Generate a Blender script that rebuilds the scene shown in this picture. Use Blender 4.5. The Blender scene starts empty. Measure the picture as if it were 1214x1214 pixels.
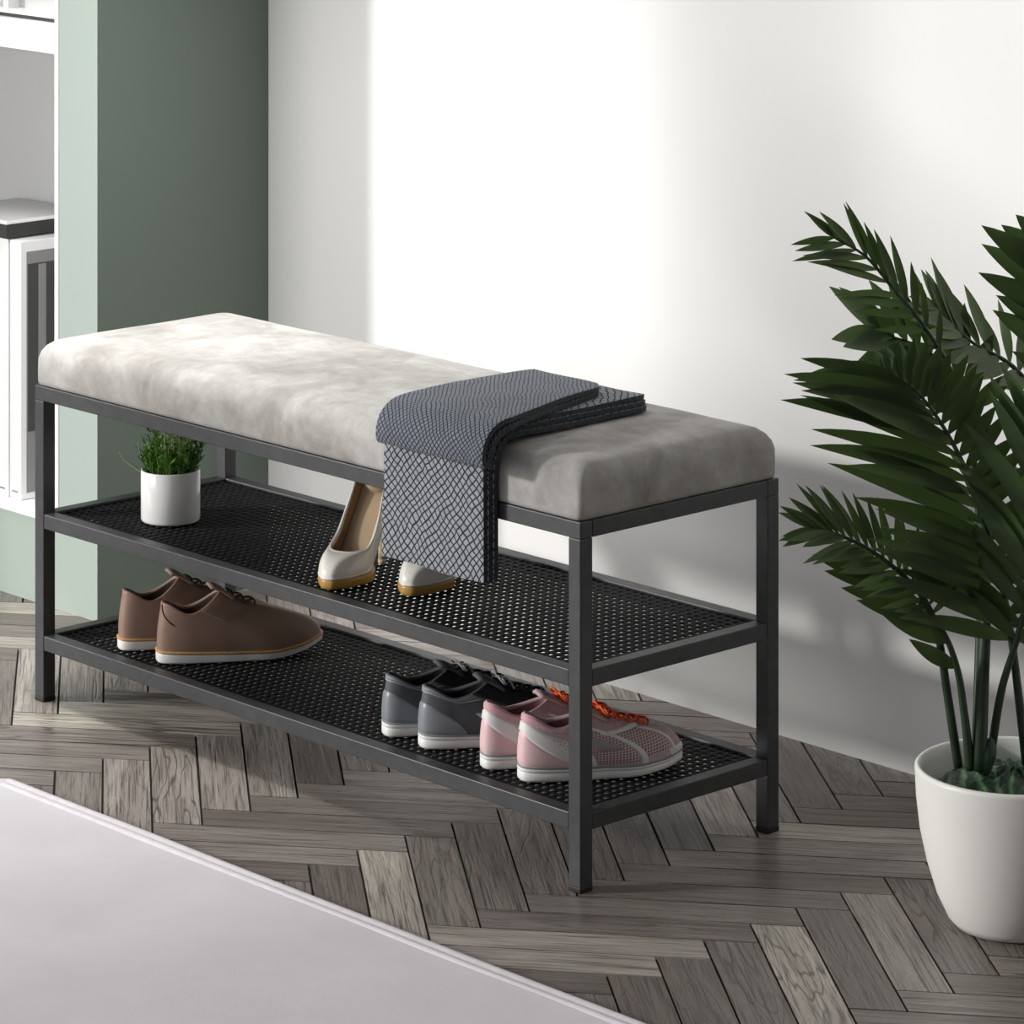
import bpy, bmesh, math, random
from mathutils import Vector, Matrix, noise
random.seed(7)
PI = math.pi
S = bpy.context.scene
C = bpy.context.collection

# ------------------------------------------------------------------ helpers
def link(name, me, mat, parent=None, smooth=True):
    o = bpy.data.objects.new(name, me)
    C.objects.link(o)
    if mat is not None and not me.materials: me.materials.append(mat)
    if smooth:
        for p in me.polygons: p.use_smooth = True
    if parent is not None: o.parent = parent
    return o

def obj(name, bm, mat, parent=None, smooth=False):
    me = bpy.data.meshes.new(name)
    bmesh.ops.recalc_face_normals(bm, faces=bm.faces[:])
    bm.to_mesh(me); bm.free()
    return link(name, me, mat, parent, smooth)

def tag(o, label=None, cat=None, group=None, kind=None):
    if label: o['label'] = label
    if cat: o['category'] = cat
    if group: o['group'] = group
    if kind: o['kind'] = kind
    return o

def thing(name, label, cat, loc=(0, 0, 0), rotz=0, group=None):
    o = bpy.data.objects.new(name, None)
    o.empty_display_size = .05
    C.objects.link(o)
    o.location = loc; o.rotation_euler = (0, 0, rotz)
    return tag(o, label, cat, group)

def copy_tree(o, parent=None):
    c = o.copy(); C.objects.link(c)
    if parent is not None: c.parent = parent
    for ch in [x for x in C.objects if x.parent == o]:
        copy_tree(ch, c)
    return c

def box(bm, x0, x1, y0, y1, z0, z1, bev=0.0, seg=2):
    v = [bm.verts.new((x, y, z)) for z in (z0, z1) for y in (y0, y1) for x in (x0, x1)]
    fs = [(0,2,3,1),(4,5,7,6),(0,1,5,4),(1,3,7,5),(3,2,6,7),(2,0,4,6)]
    faces = [bm.faces.new([v[i] for i in f]) for f in fs]
    if bev > 0:
        es = list({e for f in faces for e in f.edges})
        bmesh.ops.bevel(bm, geom=es, offset=bev, segments=seg, affect='EDGES', profile=.5)

def boxbm(*a, **k):
    bm = bmesh.new(); box(bm, *a, **k); return bm

def loft(bm, rings, close=True, cap0=False, cap1=False, uvs=None):
    """rings: list of lists of points, all one length; quads between them."""
    R = [[bm.verts.new(p) for p in r] for r in rings]
    n = len(R[0])
    for i in range(len(R) - 1):
        for j in range(n if close else n - 1):
            k = (j + 1) % n
            bm.faces.new((R[i][j], R[i][k], R[i + 1][k], R[i + 1][j]))
    if cap0: bm.faces.new(R[0][::-1])
    if cap1: bm.faces.new(R[-1])
    return R

def tube(bm, pts, r, n=8, cap=True):
    pts = [Vector(p) for p in pts]
    rad = r if isinstance(r, (list, tuple)) else [r] * len(pts)
    rings = []
    up = None
    for i, p in enumerate(pts):
        t = (pts[min(i + 1, len(pts) - 1)] - pts[max(i - 1, 0)]).normalized()
        if up is None:
            up = Vector((0, 0, 1)) if abs(t.z) < .9 else Vector((1, 0, 0))
        a = t.cross(up).normalized(); b = a.cross(t).normalized(); up = b
        rings.append([p + rad[i] * (math.cos(2*PI*k/n) * a + math.sin(2*PI*k/n) * b) for k in range(n)])
    loft(bm, rings, True, cap, cap)

def lathe(bm, prof, n=64):
    """prof (radius, z) list; a radius of 0 at an end closes it."""
    rings = []
    for r, z in prof:
        rings.append([bm.verts.new((r*math.cos(2*PI*k/n), r*math.sin(2*PI*k/n), z)) for k in range(n)] if r > 1e-6 else [bm.verts.new((0, 0, z))])
    for a, b in zip(rings, rings[1:]):
        for k in range(n):
            q = (k + 1) % n
            if len(a) == 1: bm.faces.new((a[0], b[q], b[k]))
            elif len(b) == 1: bm.faces.new((a[k], a[q], b[0]))
            else: bm.faces.new((a[k], a[q], b[q], b[k]))

def catmull(P, m):
    """smooth curve through points P, m steps per span"""
    P = [Vector(p) for p in P]
    out = []
    for i in range(len(P) - 1):
        p0 = P[i-1] if i else 2*P[0] - P[1]
        p1, p2 = P[i], P[i+1]
        p3 = P[i+2] if i + 2 < len(P) else 2*P[-1] - P[-2]
        for k in range(m):
            t = k / m
            out.append(.5*((2*p1) + (p2-p0)*t + (2*p0-5*p1+4*p2-p3)*t*t + (3*p1-p0-3*p2+p3)*t**3))
    out.append(P[-1].copy())
    return out

def interp(keys, t):
    if t <= keys[0][0]: return keys[0][1]
    for (a, va), (b, vb) in zip(keys, keys[1:]):
        if t <= b:
            k = (t - a) / (b - a); k = k*k*(3 - 2*k)
            return va + (vb - va) * k
    return keys[-1][1]

# ------------------------------------------------------------------ materials
def srgb(r, g, b):
    f = lambda c: (c/255/12.92) if c <= 10 else ((c/255 + .055)/1.055)**2.4
    return (f(r), f(g), f(b), 1)

class N:
    def __init__(s, name):
        s.m = bpy.data.materials.new(name); s.m.use_nodes = True
        s.t = s.m.node_tree; s.b = s.t.nodes['Principled BSDF']
    def n(s, typ, **k):
        o = s.t.nodes.new(typ)
        for a, v in k.items(): setattr(o, a, v)
        return o
    def l(s, a, b): s.t.links.new(a, b)
    def val(s, node, key, v): node.inputs[key].default_value = v
    def coords(s, kind='Object', scale=(1, 1, 1)):
        tc = s.n('ShaderNodeTexCoord'); mp = s.n('ShaderNodeMapping')
        s.l(tc.outputs[kind], mp.inputs['Vector']); s.val(mp, 'Scale', scale)
        return mp.outputs['Vector']
    def noise(s, vec, scale, detail=4, rough=.55, dist=0):
        o = s.n('ShaderNodeTexNoise'); s.l(vec, o.inputs['Vector'])
        s.val(o, 'Scale', scale); s.val(o, 'Detail', detail); s.val(o, 'Roughness', rough); s.val(o, 'Distortion', dist)
        return o.outputs['Fac']
    def ramp(s, fac, stops):
        o = s.n('ShaderNodeValToRGB'); s.l(fac, o.inputs['Fac'])
        e = o.color_ramp.elements
        while len(e) < len(stops): e.new(.5)
        for q, (p, c) in zip(e, stops):
            q.position = p; q.color = c if len(c) == 4 else (*c, 1)
        return o.outputs['Color']
    def math(s, op, a, b=None, c=None):
        o = s.n('ShaderNodeMath', operation=op)
        for i, x in enumerate((a, b, c)):
            if x is None: continue
            if isinstance(x, (int, float)): o.inputs[i].default_value = x
            else: s.l(x, o.inputs[i])
        return o.outputs[0]
    def mix(s, fac, a, b, blend='MIX'):
        o = s.n('ShaderNodeMix', data_type='RGBA', blend_type=blend)
        for i, x in ((0, fac), (6, a), (7, b)):
            if isinstance(x, (int, float)): o.inputs[i].default_value = x
            elif isinstance(x, tuple): o.inputs[i].default_value = x
            else: s.l(x, o.inputs[i])
        return o.outputs[2]
    def bump(s, h, strength=.3, dist=.001):
        o = s.n('ShaderNodeBump'); s.l(h, o.inputs['Height'])
        s.val(o, 'Strength', strength); s.val(o, 'Distance', dist)
        s.l(o.outputs['Normal'], s.b.inputs['Normal'])
    def base(s, c):
        if isinstance(c, tuple): s.b.inputs['Base Color'].default_value = c
        else: s.l(c, s.b.inputs['Base Color'])
    def set(s, **k):
        names = dict(rough='Roughness', spec='Specular IOR Level', metal='Metallic', sheen='Sheen Weight', sheenr='Sheen Roughness', coat='Coat Weight', sub='Subsurface Weight')
        for a, v in k.items(): s.b.inputs[names[a]].default_value = v
        return s

def simple(name, c, c2=None, nscale=20, rough=.5, bump=0, bscale=400, bdist=.0005, **k):
    m = N(name); v = m.coords()
    if c2 is None: c2 = tuple(x*.9 for x in c[:3]) + (1,)
    m.base(m.ramp(m.noise(v, nscale), [(.35, c), (.65, c2)]))
    m.set(rough=rough, **k)
    if bump: m.bump(m.noise(v, bscale, 3), bump, bdist)
    return m.m

M = {}
M['wall'] = simple('white_wall_paint', srgb(236, 235, 233), srgb(234, 233, 231), 3, .85, .06, 300)
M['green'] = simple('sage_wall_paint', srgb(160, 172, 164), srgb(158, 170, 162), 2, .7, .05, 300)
M['green_shaded'] = simple('shaded_sage_wall_paint', srgb(101, 113, 104), srgb(98, 110, 101), 2, .7, .05, 300)  # sage paint with the shade of the side face put into its colour
M['metal'] = simple('black_powder_coated_steel', srgb(60, 60, 62), srgb(51, 51, 53), 60, .42, .22, 900, .0004, spec=.45)
M['mesh'] = simple('black_wire_mesh', srgb(17, 17, 19), srgb(12, 12, 13), 60, .68, spec=.18)
M['rubber'] = simple('black_rubber', srgb(18, 18, 18), None, 50, .6)
M['white_gloss'] = simple('white_glazed_ceramic', srgb(236, 236, 234), srgb(232, 232, 230), 8, .16, spec=.5)
M['white_matte'] = simple('white_matt_ceramic', srgb(232, 230, 225), srgb(228, 226, 221), 6, .45, .03, 200)
M['white_board'] = simple('white_lacquered_board', srgb(244, 244, 243), srgb(241, 241, 240), 6, .4)
M['grey_board'] = simple('pale_grey_board', srgb(198, 198, 197), srgb(194, 194, 193), 4, .6)
M['back_board'] = simple('light_grey_back_panel', srgb(228, 228, 227), srgb(225, 225, 224), 4, .6)
M['charcoal'] = simple('charcoal_card', srgb(62, 62, 63), srgb(55, 55, 56), 8, .35)
M['midgrey'] = simple('mid_grey_card', srgb(140, 140, 140), srgb(132, 132, 132), 8, .5)
M['black'] = simple('black_card', srgb(44, 44, 44), srgb(38, 38, 38), 12, .45)
M['soil'] = simple('dark_potting_soil', srgb(22, 19, 15), srgb(42, 34, 26), 160, .95, .8, 260, .003)

def velvet():
    m = N('grey_velvet'); v = m.coords()
    big = m.noise(v, 9, 6, .62, .6)
    fine = m.noise(v, 42, 7, .68, .5)
    c = m.ramp(big, [(.32, srgb(162, 158, 153)), (.5, srgb(187, 184, 180)), (.68, srgb(210, 208, 205))])
    m.base(m.mix(.6, c, m.ramp(fine, [(.34, srgb(178, 175, 171)), (.7, srgb(226, 225, 223))]), 'MULTIPLY'))
    m.set(rough=.85, spec=.15, sheen=.2, sheenr=.4)
    m.bump(m.math('ADD', m.noise(v, 1500, 2), m.math('MULTIPLY', big, 1.5)), .25, .0006)
    return m.m
M['velvet'] = velvet()

def wood():
    m = N('grey_herringbone_oak')
    uv = m.n('ShaderNodeUVMap', uv_map='plank').outputs['UV']
    at = m.n('ShaderNodeAttribute', attribute_name='rnd')
    sep = m.n('ShaderNodeSeparateColor'); m.l(at.outputs['Color'], sep.inputs[0])
    r1, r2, r3 = sep.outputs
    # stretched grain: u runs along the plank
    mp = m.n('ShaderNodeMapping'); m.l(uv, mp.inputs['Vector']); m.val(mp, 'Scale', (1, 9, 1))
    comb = m.n('ShaderNodeCombineXYZ'); m.l(m.math('MULTIPLY', r2, 37), comb.inputs[0]); m.l(m.math('MULTIPLY', r3, 53), comb.inputs[1]); m.l(m.math('MULTIPLY', r1, 19), comb.inputs[2])
    add = m.n('ShaderNodeVectorMath', operation='ADD'); m.l(mp.outputs[0], add.inputs[0]); m.l(comb.outputs[0], add.inputs[1])
    g = add.outputs[0]
    broad = m.noise(g, 5, 3, .5, .4)
    # cathedral rings: fractional part of a slow field
    ring = m.math('FRACT', m.math('MULTIPLY', m.noise(g, 3.2, 2, .4, .3), 11))
    ring = m.math('ABSOLUTE', m.math('SUBTRACT', ring, .5))
    vein = m.ramp(ring, [(.0, (0, 0, 0)), (.14, (1, 1, 1))])
    mp2 = m.n('ShaderNodeMapping'); m.l(g, mp2.inputs['Vector']); m.val(mp2, 'Scale', (1, 4, 1))
    pore = m.noise(mp2.outputs[0], 8, 5, .7)
    tone = m.ramp(r1, [(0, srgb(121, 112, 106)), (.35, srgb(153, 144, 137)), (.7, srgb(177, 168, 160)), (1, srgb(213, 204, 190))])
    c = m.mix(m.ramp(broad, [(.3, (.55,)*3), (.7, (0,)*3)]), tone, srgb(98, 89, 83))
    c = m.mix(m.math('MULTIPLY', m.math('SUBTRACT', 1, vein), m.math('MULTIPLY', r3, .95)), c, srgb(56, 49, 44))
    c = m.mix(m.ramp(pore, [(.36, (.85,)*3), (.52, (0,)*3)]), c, srgb(70, 62, 57))
    m.base(c)
    h = m.math('ADD', m.math('MULTIPLY', vein, .5), pore)
    m.bump(h, .5, .0011)
    m.l(m.ramp(pore, [(.3, (.42,)*3), (.7, (.24,)*3)]), m.b.inputs['Roughness'])
    m.set(spec=.5)
    return m.m
M['wood'] = wood()
M['gap'] = simple('dark_joint', srgb(30, 27, 25), None, 30, .9)

def weave(name, dark, light, pitch, ang, thick, distort):
    m = N(name)
    uv = m.n('ShaderNodeUVMap', uv_map='cloth').outputs['UV']
    nz = m.n('ShaderNodeTexNoise'); m.l(uv, nz.inputs['Vector']); m.val(nz, 'Scale', 26); m.val(nz, 'Detail', 2)
    sc = m.n('ShaderNodeVectorMath', operation='SCALE'); m.l(nz.outputs['Color'], sc.inputs[0]); sc.inputs['Scale'].default_value = distort
    ad = m.n('ShaderNodeVectorMath', operation='ADD'); m.l(uv, ad.inputs[0]); m.l(sc.outputs[0], ad.inputs[1])
    mp = m.n('ShaderNodeMapping'); m.l(ad.outputs[0], mp.inputs['Vector'])
    m.val(mp, 'Rotation', (0, 0, ang)); m.val(mp, 'Scale', (1/pitch, 1/pitch, 1))
    sp = m.n('ShaderNodeSeparateXYZ'); m.l(mp.outputs[0], sp.inputs[0])
    tri = []
    for k in (0, 1):
        f = m.math('FRACT', sp.outputs[k])
        tri.append(m.math('ABSOLUTE', m.math('SUBTRACT', f, .5)))
    d = m.math('MINIMUM', tri[0], tri[1])
    line = m.ramp(d, [(thick, (0, 0, 0)), (thick + .09, (1, 1, 1))])
    lv = m.ramp(m.noise(uv, 60, 3), [(.3, light), (.7, tuple(x*.82 for x in light[:3]) + (1,))])
    m.base(m.mix(line, dark, lv))
    fib = m.noise(uv, 1800, 2)
    m.bump(m.math('ADD', m.math('MULTIPLY', line, 2), fib), .6, .0007)
    m.set(rough=.95, spec=.1, sheen=.15)
    return m.m
M['throw_edge'] = simple('dark_throw_edge', srgb(38, 40, 44), srgb(66, 69, 74), 260, .95, .8, 500, .002)
M['throw'] = weave('charcoal_weave', srgb(30, 32, 36), srgb(157, 161, 167), .0078, .78, .06, .014)

M['throw_top'] = weave('charcoal_fine_weave', srgb(40, 43, 49), srgb(128, 134, 144), .0050, .78, .07, .010)

def dimmermat():  # mostly clear sheet, added to dim part of the sunlight
    m = N('sun_dimmer_sheet')
    t = m.n('ShaderNodeBsdfTransparent'); mx = m.n('ShaderNodeMixShader'); mx.inputs[0].default_value = .28
    m.base(srgb(235, 233, 228)); m.set(rough=.9)
    m.l(t.outputs[0], mx.inputs[1]); m.l(m.b.outputs[0], mx.inputs[2]); m.l(mx.outputs[0], m.t.nodes['Material Output'].inputs['Surface'])
    return m.m
M['dimmer'] = dimmermat()

def rugmat():
    m = N('pale_lilac_grey_rug'); v = m.coords()
    m.base(m.ramp(m.noise(v, 5, 5, .6, .3), [(.3, srgb(203, 198, 201)), (.7, srgb(214, 210, 213))]))
    m.bump(m.math('ADD', m.noise(v, 900, 2), m.math('MULTIPLY', m.noise(v, 14, 4), 2)), .35, .0008)
    m.set(rough=.95, spec=.1, sheen=.2)
    return m.m
M['rug'] = rugmat()
M['rug_hem'] = simple('rug_hem_binding', srgb(216, 211, 214), srgb(208, 203, 206), 60, .9, .4, 900)

# leather and textiles for the shoes
M['brown'] = simple('taupe_brown_leather', srgb(150, 123, 107), srgb(138, 111, 97), 14, .5, .15, 700, .0004, spec=.35)
M['brown_dark'] = simple('dark_brown_lining', srgb(66, 50, 40), srgb(56, 43, 35), 14, .8)
M['tan'] = simple('tan_welt', srgb(205, 160, 104), srgb(188, 142, 88), 120, .6)
M['sole_white'] = simple('white_rubber_sole', srgb(238, 236, 233), srgb(231, 229, 226), 30, .5, .1, 500)
M['sole_line'] = simple('grey_foxing_stripe', srgb(150, 152, 154), None, 30, .5)
M['grey_upper'] = simple('dark_grey_canvas', srgb(90, 92, 96), srgb(76, 78, 82), 40, .75, .3, 900, .0004)
M['grey_counter'] = simple('mid_grey_leather', srgb(140, 143, 149), srgb(128, 131, 137), 14, .38, .08, 600)
M['grey_collar'] = simple('pale_grey_collar_trim', srgb(158, 161, 166), srgb(144, 147, 152), 14, .5)
M['grey_lining'] = simple('black_lining', srgb(30, 30, 31), srgb(24, 24, 25), 30, .9)
M['lace_dark'] = simple('black_lace', srgb(30, 31, 33), srgb(24, 25, 27), 200, .7)
M['silver'] = simple('pale_grey_side_mark', srgb(176, 178, 180), None, 20, .45)
M['pink'] = simple('dusty_pink_leather', srgb(232, 196, 198), srgb(224, 186, 189), 12, .5, .08, 600)
M['pink_collar'] = simple('pink_padded_collar', srgb(216, 170, 174), srgb(206, 160, 165), 40, .8, .3, 900)
M['pink_lining'] = simple('mauve_lining', srgb(150, 106, 112), srgb(138, 96, 102), 30, .9)
M['pink_white'] = simple('off_white_overlay', srgb(232, 229, 226), srgb(224, 220, 217), 30, .5)
M['pink_grey'] = simple('grey_side_mark', srgb(166, 156, 158), None, 30, .5)
M['orange'] = simple('orange_lace', srgb(240, 98, 40), srgb(226, 84, 30), 200, .7)

def meshknit():
    m = N('pink_mesh_knit')
    uv = m.n('ShaderNodeUVMap', uv_map='cloth').outputs['UV']
    sp = m.n('ShaderNodeSeparateXYZ'); m.l(uv, sp.inputs[0])
    tri = [m.math('ABSOLUTE', m.math('SUBTRACT', m.math('FRACT', m.math('MULTIPLY', sp.outputs[k], q)), .5)) for k, q in ((0, 250), (1, 22))]
    d = m.math('MINIMUM', tri[0], tri[1])
    m.base(m.ramp(d, [(.15, srgb(214, 186, 189)), (.25, srgb(124, 96, 104))]))
    m.bump(d, .5, .0008); m.set(rough=.85)
    return m.m
M['pink_mesh'] = meshknit()
M['pink_knit'] = simple('pinkish_grey_knit', srgb(206, 178, 181), srgb(190, 162, 166), 220, .85, .5, 700, .0005)
M['pump'] = simple('ivory_patent_leather', srgb(242, 237, 228), srgb(238, 233, 223), 8, .26, spec=.5)
M['insole'] = simple('beige_leather_insole', srgb(196, 172, 140), srgb(182, 158, 126), 14, .6)
M['pump_lining'] = simple('tan_leather_lining', srgb(158, 130, 90), srgb(146, 118, 80), 14, .6)
M['gold'] = simple('mustard_gold_platform', srgb(196, 156, 84), srgb(182, 142, 70), 20, .35, spec=.5)
M['heel'] = simple('beige_stiletto', srgb(214, 192, 160), srgb(206, 184, 152), 10, .4)

def leafmat(name, a, b, tr):
    m = N(name)
    at = m.n('ShaderNodeAttribute', attribute_name='rnd')
    sep = m.n('ShaderNodeSeparateColor'); m.l(at.outputs['Color'], sep.inputs[0])
    v = m.coords()
    col = m.mix(m.math('MULTIPLY_ADD', sep.outputs[0], .7, m.math('MULTIPLY', m.noise(v, 18, 3), .3)), a, b)
    m.base(col); m.set(rough=.42, spec=.4)
    t = m.n('ShaderNodeBsdfTranslucent'); m.l(m.mix(.5, col, tr), t.inputs['Color'])
    mx = m.n('ShaderNodeMixShader'); mx.inputs[0].default_value = .22
    out = m.t.nodes['Material Output']
    m.l(m.b.outputs[0], mx.inputs[1]); m.l(t.outputs[0], mx.inputs[2]); m.l(mx.outputs[0], out.inputs['Surface'])
    return m.m
M['palm'] = leafmat('palm_leaf_green', srgb(40, 58, 32), srgb(88, 112, 66), srgb(110, 140, 60))
M['stem'] = simple('palm_stem_green', srgb(40, 64, 38), srgb(30, 48, 29), 20, .45)
M['herb'] = leafmat('herb_leaf_green', srgb(46, 92, 30), srgb(104, 146, 62), srgb(150, 190, 80))
M['herb_pale'] = leafmat('pale_herb_sprig', srgb(136, 158, 108), srgb(186, 200, 150), srgb(170, 190, 110))
def mossmat():
    m = N('dark_green_moss_leaf'); v = m.coords()
    w = m.n('ShaderNodeTexWave'); m.l(v, w.inputs['Vector']); m.val(w, 'Scale', 20); m.val(w, 'Distortion', 6); m.val(w, 'Detail', 3); m.val(w, 'Detail Scale', 1.2)
    m.base(m.ramp(w.outputs['Fac'], [(.1, srgb(18, 42, 24)), (.6, srgb(36, 70, 40)), (.97, srgb(74, 106, 70))]))
    m.bump(w.outputs['Fac'], .8, .004); m.set(rough=.5)
    return m.m
M['moss'] = mossmat()

# ------------------------------------------------------------------ setting
WY = .61                 # back wall plane
GY, GX = .294, -1.304    # front plane and right face of the green pier
NX, NZ0 = -1.397, .123   # niche right side, niche bottom

# floor: skewed herringbone of single planks laid over a dark bed
Fw = Vector((math.cos(2.3931), math.sin(2.3931)))
Rt = Vector((math.sin(2.3931), -math.cos(2.3931)))
def bearing(d):
    a = math.radians(d); return Fw*math.cos(a) + Rt*math.sin(a)
eA, eB = bearing(-6), bearing(99)
pw, pl = .0615, 5
fo = Vector((.0035, -.1555))          # a plank corner taken as the origin of the pattern
def build_floor():
    bm = bmesh.new()
    uvl = bm.loops.layers.uv.new('plank'); cl = bm.loops.layers.color.new('rnd')
    g = .0014
    def plank(u0, u1, v0, v1, along_u):
        P = []
        for u, v in ((u0+g, v0+g), (u1-g, v0+g), (u1-g, v1-g), (u0+g, v1-g)):
            P.append(fo + eB*u + eA*v)
        c = sum(P, Vector((0, 0)))/4
        if not (-3.2 < c.x < 2.6 and -3.0 < c.y < WY + .25): return
        dz = random.uniform(-.0002, .0002)
        bot = [bm.verts.new((p.x, p.y, -.004)) for p in P]
        top = [bm.verts.new((p.x, p.y, dz)) for p in P]
        # chamfered rim
        inn = [bm.verts.new((p.x + (c.x - p.x)*.0, p.y, dz)) for p in P] if False else top
        f = bm.faces.new(top)
        sides = [bm.faces.new((bot[i], bot[(i+1) % 4], top[(i+1) % 4], top[i])) for i in range(4)]
        rnd = (random.random(), random.random(), random.random(), 1)
        L, W = pl*pw, pw
        st = [(0, 0), (L, 0), (L, W), (0, W)] if along_u else [(0, 0), (0, W), (L, W), (L, 0)]
        for fc in [f] + sides:
            for lp in fc.loops:
                lp[cl] = rnd
                k = top.index(lp.vert) if lp.vert in top else bot.index(lp.vert)
                lp[uvl].uv = st[k]
    for s in range(-8, 9):
        for k in range(-90, 91):
            o = s*2*pl
            plank((k+o)*pw, (k+o+pl)*pw, k*pw, (k+1)*pw, True)
            plank((k+o)*pw, (k+o+1)*pw, (k+1)*pw, (k+1+pl)*pw, False)
    o = obj('floor', bm, M['wood'])
    bed = boxbm(-3.2, 2.6, -3.0, WY + .2, -.05, -.0035)
    b = obj('joint_bed', bed, M['gap'], o)
    tag(o, kind='structure')
build_floor()

tag(obj('wall_back', boxbm(GX, 2.6, WY, WY + .12, 0, 3.1), M['wall']), kind='structure')
def green():
    o = obj('wall_left', boxbm(NX, GX - .0004, GY, WY + .12, 0, 3.1), M['green'])     # pier beside the niche
    bm = bmesh.new()
    box(bm, -2.6, NX, GY, WY + .12, 0, NZ0)
    box(bm, -2.6, NX, WY + .02, WY + .12, NZ0, 3.1)
    box(bm, -2.6, -2.32, GY, WY + .02, NZ0, 3.1)
    box(bm, -2.32, NX, GY, WY + .02, 2.4, 3.1)
    obj('niche_surround', bm, M['green'], o)
    obj('return_face', boxbm(GX - .0004, GX, GY + .0005, WY, 0, 3.1), M['green_shaded'], o)  # thin skin that carries the painted shade of the pier's right face
    tag(o, kind='structure')
green()
# side wall far to the left with a tall window opening that lets the sun in
def window_wall():
    bm = bmesh.new()
    box(bm, -2.75, -2.6, -1.02, WY + .12, 0, 3.1)
    box(bm, -2.75, -2.6, -6.0, -4.9, 0, 3.1)
    tag(obj('wall_window', bm, M['wall']), kind='structure')
    bm = bmesh.new()
    box(bm, -2.72, -2.63, -2.53, -2.50, 0, 3.1); box(bm, -2.72, -2.63, -4.9, -2.50, 1.93, 1.96)
    wn = tag(obj('window_1', bm, M['white_board']), kind='structure')
    bm = bmesh.new(); bm.faces.new([bm.verts.new(q) for q in ((-2.67, -2.515, .01), (-2.67, -4.9, .01), (-2.67, -4.9, 1.935), (-2.67, -2.515, 1.935))])
    obj('sun_dimmer', bm, M['dimmer'], wn)  # added out of view to weaken the sun on the right
window_wall()

# ------------------------------------------------------------------ bench
BL, BD, BH, TW = 1.048, .328, .42, .0195
MZ, LZ = .2505, .0885      # tops of the two shelf frames
def make_bench():
    t = thing('shoe_bench', 'black metal shoe bench with grey velvet cushion and two mesh shelves', 'bench', (-BL/2, BD/2, 0))
    ox, oy = BL/2, -BD/2
    def B(x0, x1, y0, y1, z0, z1, bev=.0012):
        return boxbm(x0+ox, x1+ox, y0+oy, y1+oy, z0, z1, bev=bev, seg=2)
    for x in (-BL, -TW):
        for y in (0, BD - TW):
            lg = obj('leg', B(x, x+TW, y, y+TW, .006, BH - TW), M['metal'], t)
            obj('foot_cap', B(x-.0004, x+TW+.0004, y-.0004, y+TW+.0004, 0, .0065), M['rubber'], lg)
    # seat frame of four mitred tubes
    z0, z1 = BH - TW, BH
    for y in (0, BD - TW):
        obj('seat_rail', B(-BL, 0, y, y+TW, z0, z1), M['metal'], t)
    for x in (-BL, -TW):
        obj('seat_rail', B(x, x+TW, TW, BD - TW, z0, z1), M['metal'], t)
    obj('seat_board', B(-BL+TW, -TW, TW, BD-TW, BH-.008, BH-.001), M['rubber'], t)
    for top in (MZ, LZ):
        bm = bmesh.new()
        for y in (.0005, BD - TW - .0005):
            box(bm, -BL+TW+ox, -TW+ox, y+oy, y+TW+oy, top-TW, top, bev=.0012)
        for x in (-BL+.0005, -TW-.0005):
            box(bm, x+ox, x+TW+ox, TW+oy, BD-TW+oy, top-TW, top, bev=.0012)
        fr = obj('shelf_frame', bm, M['metal'], t)
        # woven wire panel: bars along and across, flattened round section
        bm = bmesh.new()
        p = .0129; zc = top - .0045
        def bar(a, b, w, hgt, axis, ph):
            n = max(2, int(round(abs(b[axis]-a[axis])/p))*2)
            pts = []
            for i in range(n+1):
                q = a.lerp(b, i/n)
                q.z += .0005*math.cos(PI*i + ph)*(1 if i % 2 == 0 else 0)
                pts.append(q)
            rings = []
            for q in pts:
                r = []
                for k in range(6):
                    an = PI/3*k
                    lat, up = w/2*math.cos(an), hgt/2*math.sin(an)
                    r.append(Vector((q.x, q.y + lat, q.z + up)) if axis == 0 else Vector((q.x + lat, q.y, q.z + up)))
                rings.append(r)
            loft(bm, rings, True)
        x0, x1, y0, y1 = -BL+TW*.6+ox, -TW*.6+ox, TW*.6+oy, BD-TW*.6+oy
        ny = int((y1-y0)/p); nx = int((x1-x0)/p)
        for j in range(ny+1):
            y = y0 + (y1-y0)*(j+.5)/(ny+1)
            bar(Vector((x0, y, zc)), Vector((x1, y, zc)), .0082, .0026, 0, 0)
        for i in range(nx+1):
            x = x0 + (x1-x0)*(i+.5)/(nx+1)
            bar(Vector((x, y0, zc+.0004)), Vector((x, y1, zc+.0004)), .0082, .0026, 1, PI)
        obj('mesh_panel', bm, M['mesh'], fr, True)
    # cushion: rounded block built of rings
    bm = bmesh.new()
    prof = [(.006, 0), (.0015, .001), (.0, .006), (.0, .022), (.0005, .036), (.003, .045), (.0075, .0525), (.0145, .0585), (.024, .0618), (.04, .0636), (.07, .0652), (.11, .066), (.15, .0664)]
    rings = []
    nL, nD = 64, 20
    def rr(ins, z):
        hx, hy = BL/2 - .001 - ins, BD/2 - .001 - ins
        r = max(.004, .0075 + ins*.25)
        r = min(r, hy*.6)
        pts = []
        def side(a, b, n):
            for i in range(n): pts.append(a.lerp(b, i/n))
        def arc(cx, cy, a0):
            for i in range(6):
                an = a0 + PI/2*i/6
                pts.append(Vector((cx + r*math.cos(an), cy + r*math.sin(an), z)))
        side(Vector((-hx+r, -hy, z)), Vector((hx-r, -hy, z)), nL); arc(hx-r, -hy+r, -PI/2)
        side(Vector((hx, -hy+r, z)), Vector((hx, hy-r, z)), nD); arc(hx-r, hy-r, 0)
        side(Vector((hx-r, hy, z)), Vector((-hx+r, hy, z)), nL); arc(-hx+r, hy-r, PI/2)
        side(Vector((-hx, hy-r, z)), Vector((-hx, -hy+r, z)), nD); arc(-hx+r, -hy+r, PI)
        out = []
        for q in pts:
            d = noise.noise(Vector((q.x*9, q.y*9, z*20)))*.0016*min(1, z/.02)
            out.append(Vector((q.x*(1+d*.3), q.y + math.copysign(d, q.y)*.6, q.z + d*.7)))
        return out
    for ins, z in prof: rings.append(rr(ins, z))
    loft(bm, rings, True, True, True)
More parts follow.
